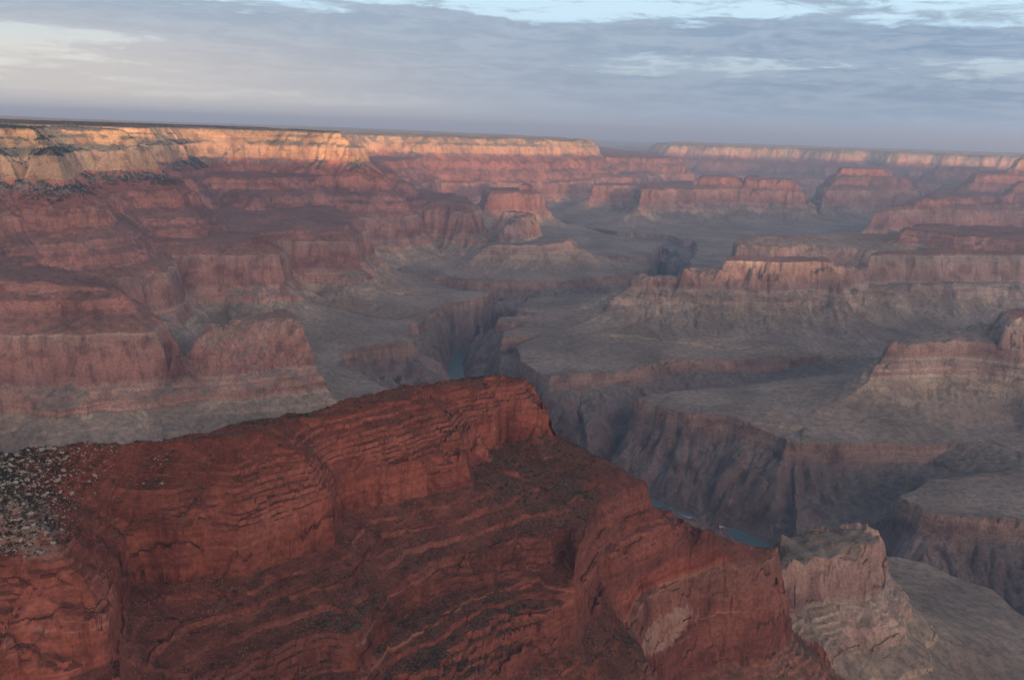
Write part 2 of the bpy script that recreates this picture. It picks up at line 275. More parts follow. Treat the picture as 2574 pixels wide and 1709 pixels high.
def fgu(x, y):
    out = None; u = None; prev = None
    for k, (uL, pts) in enumerate(FGC):
        d, qx, qy, ins = pdist(x, y, pts)
        if k == 0:
            u = uL - d; res = u; fx, fy = qx, qy; inprev = ins; dprev = d; up_ = uL
        else:
            f = dprev / (dprev + d + 1e-6)
            mid = up_ + (uL - up_) * f                       # between line k-1 and k
            sel = inprev & ~ins
            res = np.where(sel, mid, res)
            near = sel & (d < dprev); fx = np.where(near, qx, fx); fy = np.where(near, qy, fy)
            inprev = inprev & ins; dprev = d; up_ = uL
    top = np.minimum(up_ + dprev * .95, np.maximum(fg_top(x, y), up_))
    res = np.where(inprev, top, res)
    return res, fx, fy
poly('wall_end', RB, -704, [(1865, 1640), (1905, 1640), (1945, 1570), (1985, 1528), (2070, 1519), (2159, 1510), (2204, 1488), (2215, 1450, 1500), (2050, 1400, 1540), (1930, 1380, 1500), (1850, 1450, 1290)], reach=700, si=0.9)

def pdist(x, y, pts, close=True):
    n = len(pts); best = np.full(x.shape, 1e20); fx = np.zeros_like(x); fy = np.zeros_like(x); ins = np.zeros(x.shape, bool)
    for i in range(n if close else n - 1):
        ax, ay = pts[i][:2]; bx, by = pts[(i + 1) % n][:2]; ex, ey = bx - ax, by - ay; L2 = ex * ex + ey * ey + 1e-9
        t = np.clip(((x - ax) * ex + (y - ay) * ey) / L2, 0, 1); qx = ax + t * ex; qy = ay + t * ey
        d = (x - qx) ** 2 + (y - qy) ** 2; m = d < best
        best = np.where(m, d, best); fx = np.where(m, qx, fx); fy = np.where(m, qy, fy)
        if close and ay != by:
            ins ^= ((ay > y) != (by > y)) & (x < (bx - ax) * (y - ay) / (by - ay) + ax)
    return np.sqrt(best), fx, fy, ins
def thal(x, y):
    best = np.full(x.shape, 1e20); z = np.zeros_like(x)
    for a, b in zip(TA, TB):
        ex, ey = b[0] - a[0], b[1] - a[1]; L2 = ex * ex + ey * ey
        t = np.clip(((x - a[0]) * ex + (y - a[1]) * ey) / L2, 0, 1); d = (x - a[0] - t * ex) ** 2 + (y - a[1] - t * ey) ** 2; m = d < best
        best = np.where(m, d, best); z = np.where(m, a[2] + t * (b[2] - a[2]), z)
    return np.sqrt(best), z

gbb = (GP[:, 0].min() - 1300, GP[:, 0].max() + 1300, GP[:, 1].min() - 1300, GP[:, 1].max() + 1300)
FN = list(dict.fromkeys(['platform', 'gorge', 'foreground_ridge'] + [f['name'] for f in FEATS]))
UT = U(TT); WE = FN.index('wall_end')
RIVHALF = 40.0
def terrain(x, y):
    """x, y float64 arrays -> z, strat, feature id"""
    D = np.hypot(x, y)
    A = np.clip(0.011 * D, 7, 75)
    wx = x + A * (fbm(x, y, 420, 2, 1) * .8 + .42 * fbm(x, y, 110, 2, 5)); wy = y + A * (fbm(x, y, 420, 2, 9) * .8 + .42 * fbm(x, y, 110, 2, 12))
    bb = (wx.min(), wx.max(), wy.min(), wy.max())
    # platform / gorge
    gnear = not (bb[1] < gbb[0] or bb[0] > gbb[1] or bb[3] < gbb[2] or bb[2] > gbb[3])
    gx = x + (wx - x) * .45; gy = y + (wy - y) * .45
    if gnear: dT, gfx, gfy, gin = pdist(gx, gy, GP)
    else: dT = np.full(x.shape, 1300.0); gfx, gfy = x, y; gin = np.zeros(x.shape, bool)
    best = UT + np.minimum(dT * .5, 260.0); fxx = gfx.copy(); fyy = gfy.copy(); fid = np.zeros(x.shape, np.int16); dzf = np.zeros_like(x); capf = np.ones_like(x); capu = np.full(x.shape, 1e9)
    nd = np.full(x.shape, 1e5); nfx = x.copy(); nfy = y.copy()
    for f in FEATS:
        b = f['bb']
        if bb[1] < b[0] or bb[0] > b[1] or bb[3] < b[2] or bb[2] > b[3]: continue
        d, qx, qy, ins = pdist(wx, wy, f['pts'])
        if f['uL'] < U(-790) and f['uL'] > U(-900):
            mm = (d < nd) & ~ins; nd = np.where(mm, d, nd); nfx = np.where(mm, qx, nfx); nfy = np.where(mm, qy, nfy)
            if ins.any(): nd = np.where(ins, 0, nd)
        bn = 14 * (1 - 2 * ridged(qx, qy, 150, 2, 40)) * np.exp(-d / 500)          # buttresses and alcoves along the foot of each line
        u = f['uL'] + np.where(ins, np.minimum(d * f['si'], 1e9), -d * f['so']) + bn
        uc_ = f['ucap'] + fbm(x, y, 380, 3, 77) * f['cj']; ex_ = np.exp(-np.maximum(u - uc_, 0) / 14) * .9 + .1; u = np.minimum(u, uc_)
        m = u > best
        best = np.where(m, u, best); fxx = np.where(m, qx, fxx); fyy = np.where(m, qy, fyy); dzf = np.where(m, f['dz'], dzf); capf = np.where(m, ex_, capf); capu = np.where(m, uc_, capu)
        fid = np.where(m, FN.index(f['name']), fid)
    if bb[3] > 200 and bb[2] < 2100 and bb[0] < 1500 and bb[1] > -1500:
        k = .30
        t, tx, ty = fgu(x + (wx - x) * k + 3 * fbm(x, y, 30, 2, 61), y + (wy - y) * k + 3 * fbm(x, y, 30, 2, 62))
        t = t + 8 * (1 - 2.2 * ridged(tx * .75 + x * .25, ty * .75 + y * .25, 85, 2, 60)) + 2.2 * fbm(x, y, 26, 2, 63)
        m = t > best
        best = np.where(m, t, best); fid = np.where(m, 2, fid); dzf = np.where(m, 0, dzf)
        fg = m
    else: fg = np.zeros(x.shape, bool)
    # slopes above the platform edge are held back so the edge stays an edge
    lim = UT + dT * 1.9 + 4
    best = np.where(gin, best, np.minimum(best, np.where((fg & (D < 1500)) | (fid == WE), 1e9, lim)))
    # gullies run straight down from every rim: noise sampled at the foot of each slope line
    zq = Hc(best)
    slope_w = np.interp(zq, [-1001, -992, -955, -870, -800, -650, -640, -372, -355, -270, -262, -60], [0, .7, 2.6, 1.1, .2, .25, .45, .3, .7, .7, .25, .1])
    gl = ridged(fxx + .12 * (x - fxx), fyy + .12 * (y - fyy), 170, 3, 80)
    gl2 = ridged(fxx + .3 * (x - fxx), fyy + .3 * (y - fyy), 60, 2, 84)
    amp = np.clip(D * .012, 12, 60)
    u = best - capf * np.where(fg, .25, 1.0) * slope_w * amp * ((1 - gl * 2.2) * .9 + (1 - gl2 * 2) * .35)
    # fluting of the cliffs
    fl = ridged(x, y, 46, 2, 90); u = u + capf * np.where(fg, 4, 9) * (fl - .35) * 1.3
    fl3 = ridged(x, y, 17, 2, 94); u = u + capf * np.where(fg, .9, 2.6) * (fl3 - .35)
    cell = np.where(fg, 11.0, 30.0); lay = np.floor(Hc(u) / np.where(fg, 8.0, 22.0)).astype(np.int32)
    wxx = x + 5 * fbm(x, y, 25, 2, 150); wyy = y + 5 * fbm(x, y, 25, 2, 151)
    hb = _h(np.floor(wxx / cell).astype(np.int32) + lay * 7, np.floor(wyy / cell).astype(np.int32) - lay * 13, 5)
    hb2 = _h(np.floor((wxx * .6 + wyy * .8) / (cell * 2.3)).astype(np.int32) + lay // 3, np.floor((wyy * .6 - wxx * .8) / (cell * 2.3)).astype(np.int32), 6)
    u = u + capf * (np.where(fg, .8, 1.8) * hb + np.where(fg, 2.3, 3.0) * hb2) * np.clip(1.2 - D / 9000, 0, 1)
    u = np.minimum(u, np.where(fg, 1e9, capu + 2.6 * fbm(x, y, 42, 2, 160)))
    mask = np.clip(.5 * fbm(x, y, 45, 2, 36) * fg + np.where(fg, 1.0, .45) + 1.0 * fbm(x, y, 190, 3, 30), 0, 1)
    um = u + 5 * fbm(x, y, 500, 2, 33)
    z = Hc(um) * (1 - mask) + Hf(um) * mask
    strat = z.copy()
    z = z + dzf
    # hummocks on the platform
    hm = np.clip((z + 1015) / 20, 0, 1) * np.clip((-925 - z) / 30, 0, 1)
    z = z + hm * (12 * fbm(x, y, 330, 3, 50) - 34 * np.clip(.26 - ridged(wx, wy, 520, 3, 55), 0, 1) * 2.2 - 10 * np.clip(.25 - ridged(wx, wy, 150, 2, 58), 0, 1))
    # spurs and gullies fan out below the walls
    drf = np.minimum(.10 + nd / 2600, .4)
    ax_ = nfx + drf * (x - nfx) + .25 * (wx - x); ay_ = nfy + drf * (y - nfy) + .25 * (wy - y)
    sw = np.clip((nd - 25) / 130, 0, 1) * np.clip(1 - (nd - 60) / 850, 0, 1) * np.clip((z + 1004) / 18, 0, 1)
    g1 = ridged(ax_, ay_, 300, 2, 170); g2 = ridged(ax_, ay_, 105, 2, 174); g3 = ridged(ax_ * .6 + x * .4, ay_ * .6 + y * .4, 42, 2, 178)
    zs_ = sw * (-34 * np.clip(.42 - g1, 0, 1) * 2.0 + 16 * np.clip(g1 - .42, 0, 1) - 15 * np.clip(.38 - g2, 0, 1) * 2 - 7 * np.clip(.35 - g3, 0, 1)) + sw * 9
    z = z + zs_
    # gorge
    if gnear:
        dR, zr = thal(x + (wx - x) * .3, y + (wy - y) * .3)
        zrv = zr + 0 * x
        dRr = np.maximum(dR - np.where(zr < Rz + 5, RIVHALF, 8), 0)
        nn = fbm(x, y, 260, 3, 20)
        spur = ridged(gfx * .8 + x * .2, gfy * .8 + y * .2, 210, 3, 22)
        spur2 = ridged(gfx * .5 + x * .5, gfy * .5 + y * .5, 75, 3, 26)
        # fraction of the way from edge to stream
        s = dT / (dT + dRr + 1e-6)
        s = np.clip(s, 0, 1) ** np.exp(np.clip(2.6 * (spur - .33) + 1.1 * (spur2 - .33) + .5 * nn, -1.0, 1.3)) * .93 + .07 * s; s = .5 * s + .5 * s ** 1.5
        depth = (TT - zrv)
        cliff = np.clip(dT + 5 * (1 - 2 * ridged(gfx, gfy, 60, 2, 29)), 0, 22) / 22 * 58
        cliff = np.minimum(cliff, depth)
        zg = TT - cliff - (depth - cliff) * s
        zg = zg - hm * 0 + (fbm(x, y, 40, 3, 27) * 7 + 26 * (.3 - ridged(wx, wy, 95, 3, 28))) * np.clip(dT / 60, 0, 1) * np.clip(dRr / 50, 0, 1)
        zin = np.minimum(zg, z)
        z = np.where(gin, zin, z); strat = np.where(gin, np.minimum(zin, TT), strat)
        fid = np.where(gin & (zg <= z + 1), 1, fid)
        # river bed is carved below the water sheet
        bed = (dR < RIVHALF) & (zr < Rz + 5) & gin
        z = np.where(bed, Rz - 3.0, z); z = np.where(bed | ~gin, z, np.maximum(z, Rz + 1.0 + np.clip(dRr * .1, 0, 2)))
    # small roughness
    z = z + np.clip(D / 4000, .25, 1.2) * 1.1 * fbm(x, y, 14, 3, 70)
    return z, strat, fid, u

# ------------------------------------------------------------------ terrain grid (rings around the viewpoint)
AZ = math.radians(40)
NC = int(1560 * RES)
segs = [(330, 700, .0016), (700, 7000, .00118), (7000, 14000, .0019), (14000, 30000, .003), (30000, 90000, .03)]
rr = [330.0]
for a, b, st in segs:
    n = int(math.log(b / a) / (st / RES)); rr += list(a * (b / a) ** (np.arange(1, n + 1) / n))
rr = np.array(rr); NR = len(rr); az = np.linspace(-AZ, AZ, NC)
X = np.empty((NR, NC)); Y = np.empty((NR, NC)); Z = np.empty((NR, NC)); ST = np.empty((NR, NC), np.float32); FI = np.empty((NR, NC), np.int16)
def job(r0):
    for c0 in range(0, NC, 130):
        s = (slice(r0, min(r0 + 90, NR)), slice(c0, min(c0 + 130, NC)))
        x = rr[s[0], None] * np.sin(az[None, s[1]]); y = rr[s[0], None] * np.cos(az[None, s[1]])
        z, st, fi, u = terrain(x, y)
        X[s] = x; Y[s] = y; Z[s] = z; ST[s] = st; FI[s] = fi
with ThreadPoolExecutor(4) as ex: list(ex.map(job, range(0, NR, 90)))
print('terrain', NR, NC, round(time.time() - T0, 1))

# ------------------------------------------------------------------ materials
def zramp(pts): return [((z + 1450) / 1450, c) for z, c in pts]
CLIFF = zramp([(-1450, (.10, .078, .076)), (-1062, (.125, .098, .092)), (-1056, (.17, .12, .10)), (-1001, (.18, .125, .10)), (-996, (.20, .18, .13)), (-917, (.23, .19, .145)), (-909, (.26, .205, .15)), (-901, (.26, .205, .15)), (-899, (.26, .21, .16)), (-874, (.28, .23, .17)),
               (-870, (.27, .18, .135)), (-850, (.26, .145, .11)), (-803, (.26, .17, .13)), (-790, (.21, .11, .09)), (-720, (.25, .135, .105)), (-655, (.23, .15, .12)), (-648, (.30, .22, .165)), (-640, (.30, .12, .08)), (-606, (.22, .115, .095)), (-560, (.25, .12, .09)), (-500, (.20, .11, .09)),
               (-450, (.26, .12, .09)), (-375, (.25, .12, .09)), (-352, (.22, .10, .08)), (-274, (.36, .15, .10)), (-268, (.40, .26, .15)), (-180, (.44, .30, .18)), (-174, (.36, .26, .17)), (-142, (.40, .29, .18)), (-138, (.42, .29, .16)), (-70, (.42, .30, .17)), (-61, (.20, .17, .11))])
SLOPE = zramp([(-1450, (.12, .10, .09)), (-1060, (.155, .13, .115)), (-1004, (.15, .125, .10)), (-998, (.215, .175, .14)), (-950, (.225, .18, .14)), (-880, (.24, .195, .15)), (-800, (.20, .165, .13)), (-655, (.25, .19, .14)), (-645, (.22, .115, .085)), (-560, (.18, .095, .075)),
               (-480, (.18, .095, .075)), (-380, (.19, .085, .06)), (-330, (.24, .09, .06)), (-312, (.21, .15, .12)), (-300, (.22, .18, .15)), (-262, (.25, .21, .15)), (-140, (.25, .22, .15)), (-66, (.22, .19, .12)), (-60, (.15, .13, .09))])
def rock_material(name, red=0.0, tan=0.0):
    m = bpy.data.materials.new(name); m.use_nodes = True; k = NT(m.node_tree)
    geo = k.n('ShaderNodeNewGeometry'); pos = geo.outputs['Position']
    st = k.n('ShaderNodeAttribute', attribute_name='strat').outputs['Fac']
    nlow = k.noise(pos, .0035, 4); nmid = k.noise(pos, .022, 5, .6); nfine = k.noise(pos, .16, 5, .65)
    zj = k.m('ADD', st, k.m('ADD', k.m('MULTIPLY', k.m('SUBTRACT', nmid, .5), 14.0), k.m('MULTIPLY', k.m('SUBTRACT', nlow, .5), 8.0)))
    fac = k.m('DIVIDE', k.m('ADD', zj, 1450.0), 1450.0)
    cl = k.ramp(fac, CLIFF); slp = k.ramp(fac, SLOPE)
    # bedding: thin bands along the strata
    comb = k.n('ShaderNodeCombineXYZ', {0: k.m('MULTIPLY', k.n('ShaderNodeSeparateXYZ', {0: pos}).outputs[0], .0012), 1: k.m('MULTIPLY', k.n('ShaderNodeSeparateXYZ', {0: pos}).outputs[1], .0012), 2: k.m('MULTIPLY', zj, .085)}).outputs[0]
    bed = k.noise(comb, 1.0, 6, .75)
    bsel = k.ramp(fac, zramp([(-1450, (0, 0, 0)), (-1060, (0, 0, 0)), (-1055, (.6,) * 3), (-1001, (.6,) * 3), (-880, (.3,) * 3), (-870, (1, 1, 1)), (-803, (1, 1, 1)), (-797, (.22,) * 3), (-655, (.22,) * 3), (-648, (.8,) * 3), (-372, (.8,) * 3), (-350, (.4,) * 3), (-272, (.4,) * 3), (-268, (.3,) * 3), (-178, (.3,) * 3), (-174, (.9,) * 3)]))
    bsv = k.n('ShaderNodeSeparateColor', {0: bsel}).outputs[0]
    bands = k.m('ADD', 1.0, k.m('MULTIPLY', k.mr(bed, .30, .70, -.42, .42), k.m('MULTIPLY', bsv, k.mr(nmid, .3, .65, .35, 1.0))))
    cl = k.mix(1.0, cl, k.n('ShaderNodeCombineColor', {0: bands, 1: bands, 2: bands}).outputs[0], 'MULTIPLY')
    fv = k.mr(nfine, .35, .65, .78, 1.22)
    cl = k.mix(1.0, cl, k.n('ShaderNodeCombineColor', {0: fv, 1: fv, 2: fv}).outputs[0], 'MULTIPLY')
    # dark varnish and pale streaks down the walls
    vs = k.noise(k.scale(pos, .045, .045, .006), 1.0, 5, .62, .6)
    stain = k.m('MULTIPLY', k.mr(vs, .50, .68), .62)
    cl = k.mix(stain, cl, k.mix(1.0, cl, (.42, .38, .42), 'MULTIPLY'))
    pale = k.m('MULTIPLY', k.mr(vs, .42, .28), .35)
    cl = k.mix(pale, cl, (.42, .27, .19) if not red else (.42, .19, .12))
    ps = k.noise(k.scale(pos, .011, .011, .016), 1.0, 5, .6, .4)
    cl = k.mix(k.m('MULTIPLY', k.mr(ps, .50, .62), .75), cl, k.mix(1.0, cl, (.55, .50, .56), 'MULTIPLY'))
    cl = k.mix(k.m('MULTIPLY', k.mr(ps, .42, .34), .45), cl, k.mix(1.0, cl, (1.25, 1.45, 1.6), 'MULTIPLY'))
    # loose ground on slopes
    sp = k.noise(pos, .7, 3, .7); sp2 = k.noise(pos, .045, 7, .72)
    soil = k.mix(k.mr(sp2, .35, .68), slp, k.mix(1.0, slp, (.50, .52, .55), 'MULTIPLY'))
    soil = k.mix(k.m('MULTIPLY', k.mr(sp, .62, .74), .55), soil, (.34, .27, .22))
    soil = k.mix(k.m('MULTIPLY', k.mr(sp, .40, .30), .6), soil, (.055, .05, .042))
    sp3 = k.noise(pos, .11, 3, .7)
    soil = k.mix(k.m('MULTIPLY', k.mr(sp3, .52, .64), .5), soil, k.mix(1.0, soil, (.50, .54, .50), 'MULTIPLY'))
    nz = k.n('ShaderNodeSeparateXYZ', {0: geo.outputs['Normal']}).outputs[2]
    nzn = k.m('ADD', nz, k.m('MULTIPLY', k.m('SUBTRACT', nmid, .5), .35))
    if tan: cl = k.mix(k.m('MULTIPLY', k.ramp(fac, zramp([(-1450, (0, 0, 0)), (-880, (0, 0, 0)), (-860, (1, 1, 1)), (-640, (1, 1, 1)), (-600, (.5,) * 3), (0, (.5,) * 3)])), tan), cl, k.mix(1.0, cl, (1.0, 1.32, 1.42), 'MULTIPLY'))
    col = k.mix(k.mr(nzn, .60, .80), cl, soil)
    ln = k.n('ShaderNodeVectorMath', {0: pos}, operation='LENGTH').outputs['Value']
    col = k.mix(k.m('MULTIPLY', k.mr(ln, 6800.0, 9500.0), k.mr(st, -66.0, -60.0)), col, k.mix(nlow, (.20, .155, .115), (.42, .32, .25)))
    if red:
        wc = Dd(1655, 1545, 1135)
        dv = k.n('ShaderNodeVectorMath', {0: k.n('ShaderNodeVectorMath', {0: pos, 1: (wc[0], wc[1], -712.0)}, operation='SUBTRACT').outputs[0], 1: (.016, .010, .040)}, operation='MULTIPLY').outputs[0]
        dl = k.m('ADD', k.n('ShaderNodeVectorMath', {0: dv}, operation='LENGTH').outputs['Value'], k.m('MULTIPLY', k.m('SUBTRACT', vs, .5), 1.6))
        scar = k.m('MULTIPLY', k.mr(dl, 1.05, .85), k.mr(nmid, .3, .5, .5, 1.0))
    var = k.mr(nlow, .3, .7, .72, 1.2)
    col = k.mix(1.0, col, k.n('ShaderNodeCombineColor', {0: var, 1: var, 2: var}).outputs[0], 'MULTIPLY')
    if red: col = k.mix(red, col, k.mix(1.0, col, (.57, .34, .29), 'MULTIPLY'))
    if red:
        edge = k.m('MULTIPLY', k.mr(bed, .56, .66), k.m('MULTIPLY', k.mr(nmid, .42, .6), k.mr(nz, .97, .5)))
        col = k.mix(k.m('MULTIPLY', edge, .75), col, (.24, .155, .115))
    if red:                                                   # pale slide of broken limestone on the left
        gc = Dd(70, 1215, 640)
        gd_ = k.n('ShaderNodeVectorMath', {0: k.n('ShaderNodeVectorMath', {0: pos, 1: (gc[0], gc[1], -305.0)}, operation='SUBTRACT').outputs[0], 1: (.0098, .0085, .017)}, operation='MULTIPLY').outputs[0]
        gl_ = k.m('ADD', k.n('ShaderNodeVectorMath', {0: gd_}, operation='LENGTH').outputs['Value'], k.m('MULTIPLY', k.m('SUBTRACT', sp2, .5), 1.2))
        col = k.mix(k.m('MULTIPLY', k.mr(gl_, 1.25, .9), .85), col, k.mix(nfine, (.10, .10, .085), (.24, .21, .175)))
    if red: col = k.mix(k.m('MULTIPLY', scar, k.mr(nfine, .35, .6, .25, .85)), col, (.26, .19, .155))
    hgt = k.m('ADD', k.m('MULTIPLY', nmid, 9.0), k.m('MULTIPLY', nfine, 4.0)); hgt = k.m('ADD', hgt, k.m('ADD', k.m('MULTIPLY', bed, 2.6), k.m('MULTIPLY', vs, 3.0)))
    bump = k.n('ShaderNodeBump', {'Height': hgt, 'Strength': .8, 'Distance': 1.0})
    bs = k.n('ShaderNodeBsdfPrincipled', {'Base Color': col, 'Roughness': .95, 'Specular IOR Level': .1, 'Normal': bump.outputs[0]})
    k.n('ShaderNodeOutputMaterial', {'Surface': bs.outputs[0]})
    return m
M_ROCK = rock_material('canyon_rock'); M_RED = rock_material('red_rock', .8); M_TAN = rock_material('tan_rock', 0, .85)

# ------------------------------------------------------------------ split the sheet into landforms
LABELS = {
 'platform': ('plateau', 'grey green flat bench above the inner gorge, reaching to the horizon'),
 'gorge': ('gorge', 'dark steep inner gorge walls cut below the grey bench around the river'),
 'foreground_ridge': ('ridge', 'bright red ledgy ridge in the foreground running from lower left to the centre'),
 'wall_end': ('cliff', 'pale blocky tan cliff end at the lower right of the foreground ridge'),
 'left_spur': ('spur', 'red brown spur with a rounded tip behind the foreground ridge on the left'),
 'canyon_wall': ('canyon_wall', 'long red stepped canyon wall below the pale rim on the left'),
 'canyon_rim': ('canyon_rim', 'sunlit golden rim cliffs with flat wooded top along the left skyline'),
 'centre_butte': ('butte', 'flat topped reddish butte with a tiny summit cone near the centre'),
 'pyramid_butte': ('butte', 'pyramid shaped butte in front of the flat topped one near the centre'),
 'long_mesa': ('mesa', 'long tan mesa with a raised cap standing on grey slopes right of centre'),
 'far_mesa': ('mesa', 'notched tan mesa wall just behind the long mesa on the right'),
 'temple_ridge': ('ridge', 'purple red ledgy ridge with a sunlit knob at the right edge'),
 'right_temple': ('butte', 'tallest butte touching the skyline at the right edge'),
 'red_butte': ('butte', 'long low butte with glowing red top and small summit spire right of centre'),
 'tall_butte': ('butte', 'broad dark butte with one glowing red corner in the far distance'),
 'dark_butte': ('butte', 'hazy shaded butte in front of the far right rim'),
 'far_rim': ('canyon_rim', 'hazy distant rim with patches of pink sunlight along the right skyline'),
 'stepped_butte': ('butte', 'orange tan stepped butte on grey slopes at the right edge'),
}
def tag(o, label=None, cat=None, group=None, kind=None):
    if label: o['label'] = label
    if cat: o['category'] = cat
    if group: o['group'] = group
    if kind: o['kind'] = kind
    return o
def grid_mesh(name, vx, vy, vz, faces, attr=None):
    me = bpy.data.meshes.new(name); nv, nf = len(vx), len(faces)
    me.vertices.add(nv); me.vertices.foreach_set('co', np.stack([vx, vy, vz], 1).astype(np.float32).ravel())
    me.loops.add(nf * 4); me.loops.foreach_set('vertex_index', faces.astype(np.int32).ravel())
    me.polygons.add(nf); me.polygons.foreach_set('loop_start', np.arange(nf, dtype=np.int32) * 4)
    try: me.polygons.foreach_set('loop_total', np.full(nf, 4, np.int32))
    except Exception: pass
    me.polygons.foreach_set('use_smooth', np.ones(nf, bool))
    if attr is not None:
        a = me.attributes.new('strat', 'FLOAT', 'POINT'); a.data.foreach_set('value', attr.astype(np.float32).ravel())
    me.update(calc_edges=True); return me
idx = np.arange(NR * NC, dtype=np.int32).reshape(NR, NC)
Q = np.stack([idx[:-1, :-1], idx[:-1, 1:], idx[1:, 1:], idx[1:, :-1]], -1).reshape(-1, 4)
# clean small islands of the id map with a majority vote, then assign each face
fa = FI[:-1, :-1].ravel()
xf, yf, zf_, sf = X.ravel(), Y.ravel(), Z.ravel(), ST.ravel()
for i, nm in enumerate(FN):
    sel = Q[fa == i]
    if len(sel) == 0: continue
    used, inv = np.unique(sel, return_inverse=True)
    oname, lab = LABELS[nm]
    me = grid_mesh(oname, xf[used], yf[used], zf_[used], inv.reshape(-1, 4), sf[used])
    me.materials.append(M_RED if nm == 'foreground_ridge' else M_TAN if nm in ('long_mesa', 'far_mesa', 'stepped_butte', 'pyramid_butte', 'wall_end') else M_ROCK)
    o = bpy.data.objects.new(oname, me); C.collection.objects.link(o); tag(o, lab, None, None, 'structure')
print('meshes', round(time.time() - T0, 1))
del Q, idx

# ------------------------------------------------------------------ river, water sheet
def mat_simple(name, col, rough=.8, spec=.2, bumpscale=None, var=.25):
    m = bpy.data.materials.new(name); m.use_nodes = True; k = NT(m.node_tree)
    pos = k.n('ShaderNodeNewGeometry').outputs['Position']
    nn = k.noise(pos, .5 if bumpscale is None else bumpscale, 4, .6)
    c = k.mix(nn, tuple(v * (1 - var) for v in col), tuple(v * (1 + var) for v in col))
    b = k.n('ShaderNodeBump', {'Height': nn, 'Strength': .4, 'Distance': .5})
    bs = k.n('ShaderNodeBsdfPrincipled', {'Base Color': c, 'Roughness': rough, 'Specular IOR Level': spec, 'Normal': b.outputs[0]})
    k.n('ShaderNodeOutputMaterial', {'Surface': bs.outputs[0]}); return m
M_WATER = mat_simple('river_water', (.05, .10, .115), .35, .5, .08, .15)

# ------------------------------------------------------------------ plants and rocks lying on the ground
def vis_mask():
    A_ = Z / rr[:, None]; run = np.maximum.accumulate(A_, 0)
    return A_ >= run - 2e-4
VIS = vis_mask()
gz_r = np.gradient(Z, axis=0) / np.gradient(rr)[:, None]; gz_a = np.gradient(Z, axis=1) / (rr[:, None] * (az[1] - az[0]))
SL = np.hypot(gz_r, gz_a)
PXX = None
def proj(x, y, z):
    p = np.stack([x, y, z], -1); c = p @ fw
    return SW / 2 + (p @ rt) / c * F, SH / 2 - (p @ up) / c * F
def pick(mask, n, seed, wfun=None):
    r_ = np.random.RandomState(seed); ij = np.argwhere(mask)
    dr = np.gradient(rr); wgt = rr[ij[:, 0]] * dr[ij[:, 0]]
    if wfun is not None: wgt = wgt * wfun(X[mask], Y[mask], Z[mask])
    wgt = wgt / wgt.sum(); n = min(n, int((wgt > 0).sum()))
    k_ = r_.choice(len(ij), n, replace=False, p=wgt); q = ij[k_]
    x, y, z = X[q[:, 0], q[:, 1]], Y[q[:, 0], q[:, 1]], Z[q[:, 0], q[:, 1]]
    return x, y, z, r_
pxg, pyg = proj(X[:, ::1], Y, Z)
INV = (pxg > -30) & (pxg < 2604) & (pyg < 1740) & VIS
FG = (FI == 2) & INV
def clump_tris(r_, nt, rad, h, leaf):
    """leaf sized faces filled through a low dome"""
    th = r_.uniform(0, 2 * np.pi, nt); rad_ = rad * np.sqrt(r_.uniform(.05, 1, nt)); zz = h * r_.uniform(.05, 1, nt) * np.sqrt(np.clip(1 - (rad_ / rad) ** 2 * .8, 0, 1))
    c = np.stack([rad_ * np.cos(th) * (1 + .25 * np.sin(th * 3)), rad_ * np.sin(th), zz], 1)
    v = c[:, None, :] + r_.normal(0, leaf, (nt, 3, 3)); return v.reshape(-1, 3)
def tri_mesh(name, v, mats):
    me = bpy.data.meshes.new(name); n = len(v) // 3
    me.vertices.add(len(v)); me.vertices.foreach_set('co', v.astype(np.float32).ravel()); me.loops.add(len(v)); me.loops.foreach_set('vertex_index', np.arange(len(v), dtype=np.int32))
    me.polygons.add(n); me.polygons.foreach_set('loop_start', np.arange(n, dtype=np.int32) * 3)
    me.update(calc_edges=True); me.materials.append(mats); return me
def mat_leaf(name, col):
    m = bpy.data.materials.new(name); m.use_nodes = True; k = NT(m.node_tree)
    pos = k.n('ShaderNodeNewGeometry').outputs['Position']; nn = k.noise(pos, 1.3, 3, .6)
    c = k.mix(k.mr(nn, .3, .7), tuple(v * .6 for v in col), tuple(v * 1.5 for v in col))
    k.n('ShaderNodeOutputMaterial', {'Surface': k.n('ShaderNodeBsdfPrincipled', {'Base Color': c, 'Roughness': .9, 'Specular IOR Level': .1}).outputs[0]}); return m
M_DARKLEAF = mat_leaf('dark_foliage', (.024, .032, .020)); M_SAGE = mat_leaf('sage_foliage', (.085, .090, .070))
ico = [(0, 0, 1), (.894, 0, .447), (.276, .851, .447), (-.724, .526, .447), (-.724, -.526, .447), (.276, -.851, .447), (.724, .526, -.447), (-.276, .851, -.447), (-.894, 0, -.447), (-.276, -.851, -.447), (.724, -.526, -.447), (0, 0, -1)]
icf = [(0, 1, 2), (0, 2, 3), (0, 3, 4), (0, 4, 5), (0, 5, 1), (1, 6, 2), (2, 7, 3), (3, 8, 4), (4, 9, 5), (5, 10, 1), (6, 7, 2), (7, 8, 3), (8, 9, 4), (9, 10, 5), (10, 6, 1), (11, 7, 6), (11, 8, 7), (11, 9, 8), (11, 10, 9), (11, 6, 10)]
ico = np.array(ico); icf = np.array(icf)
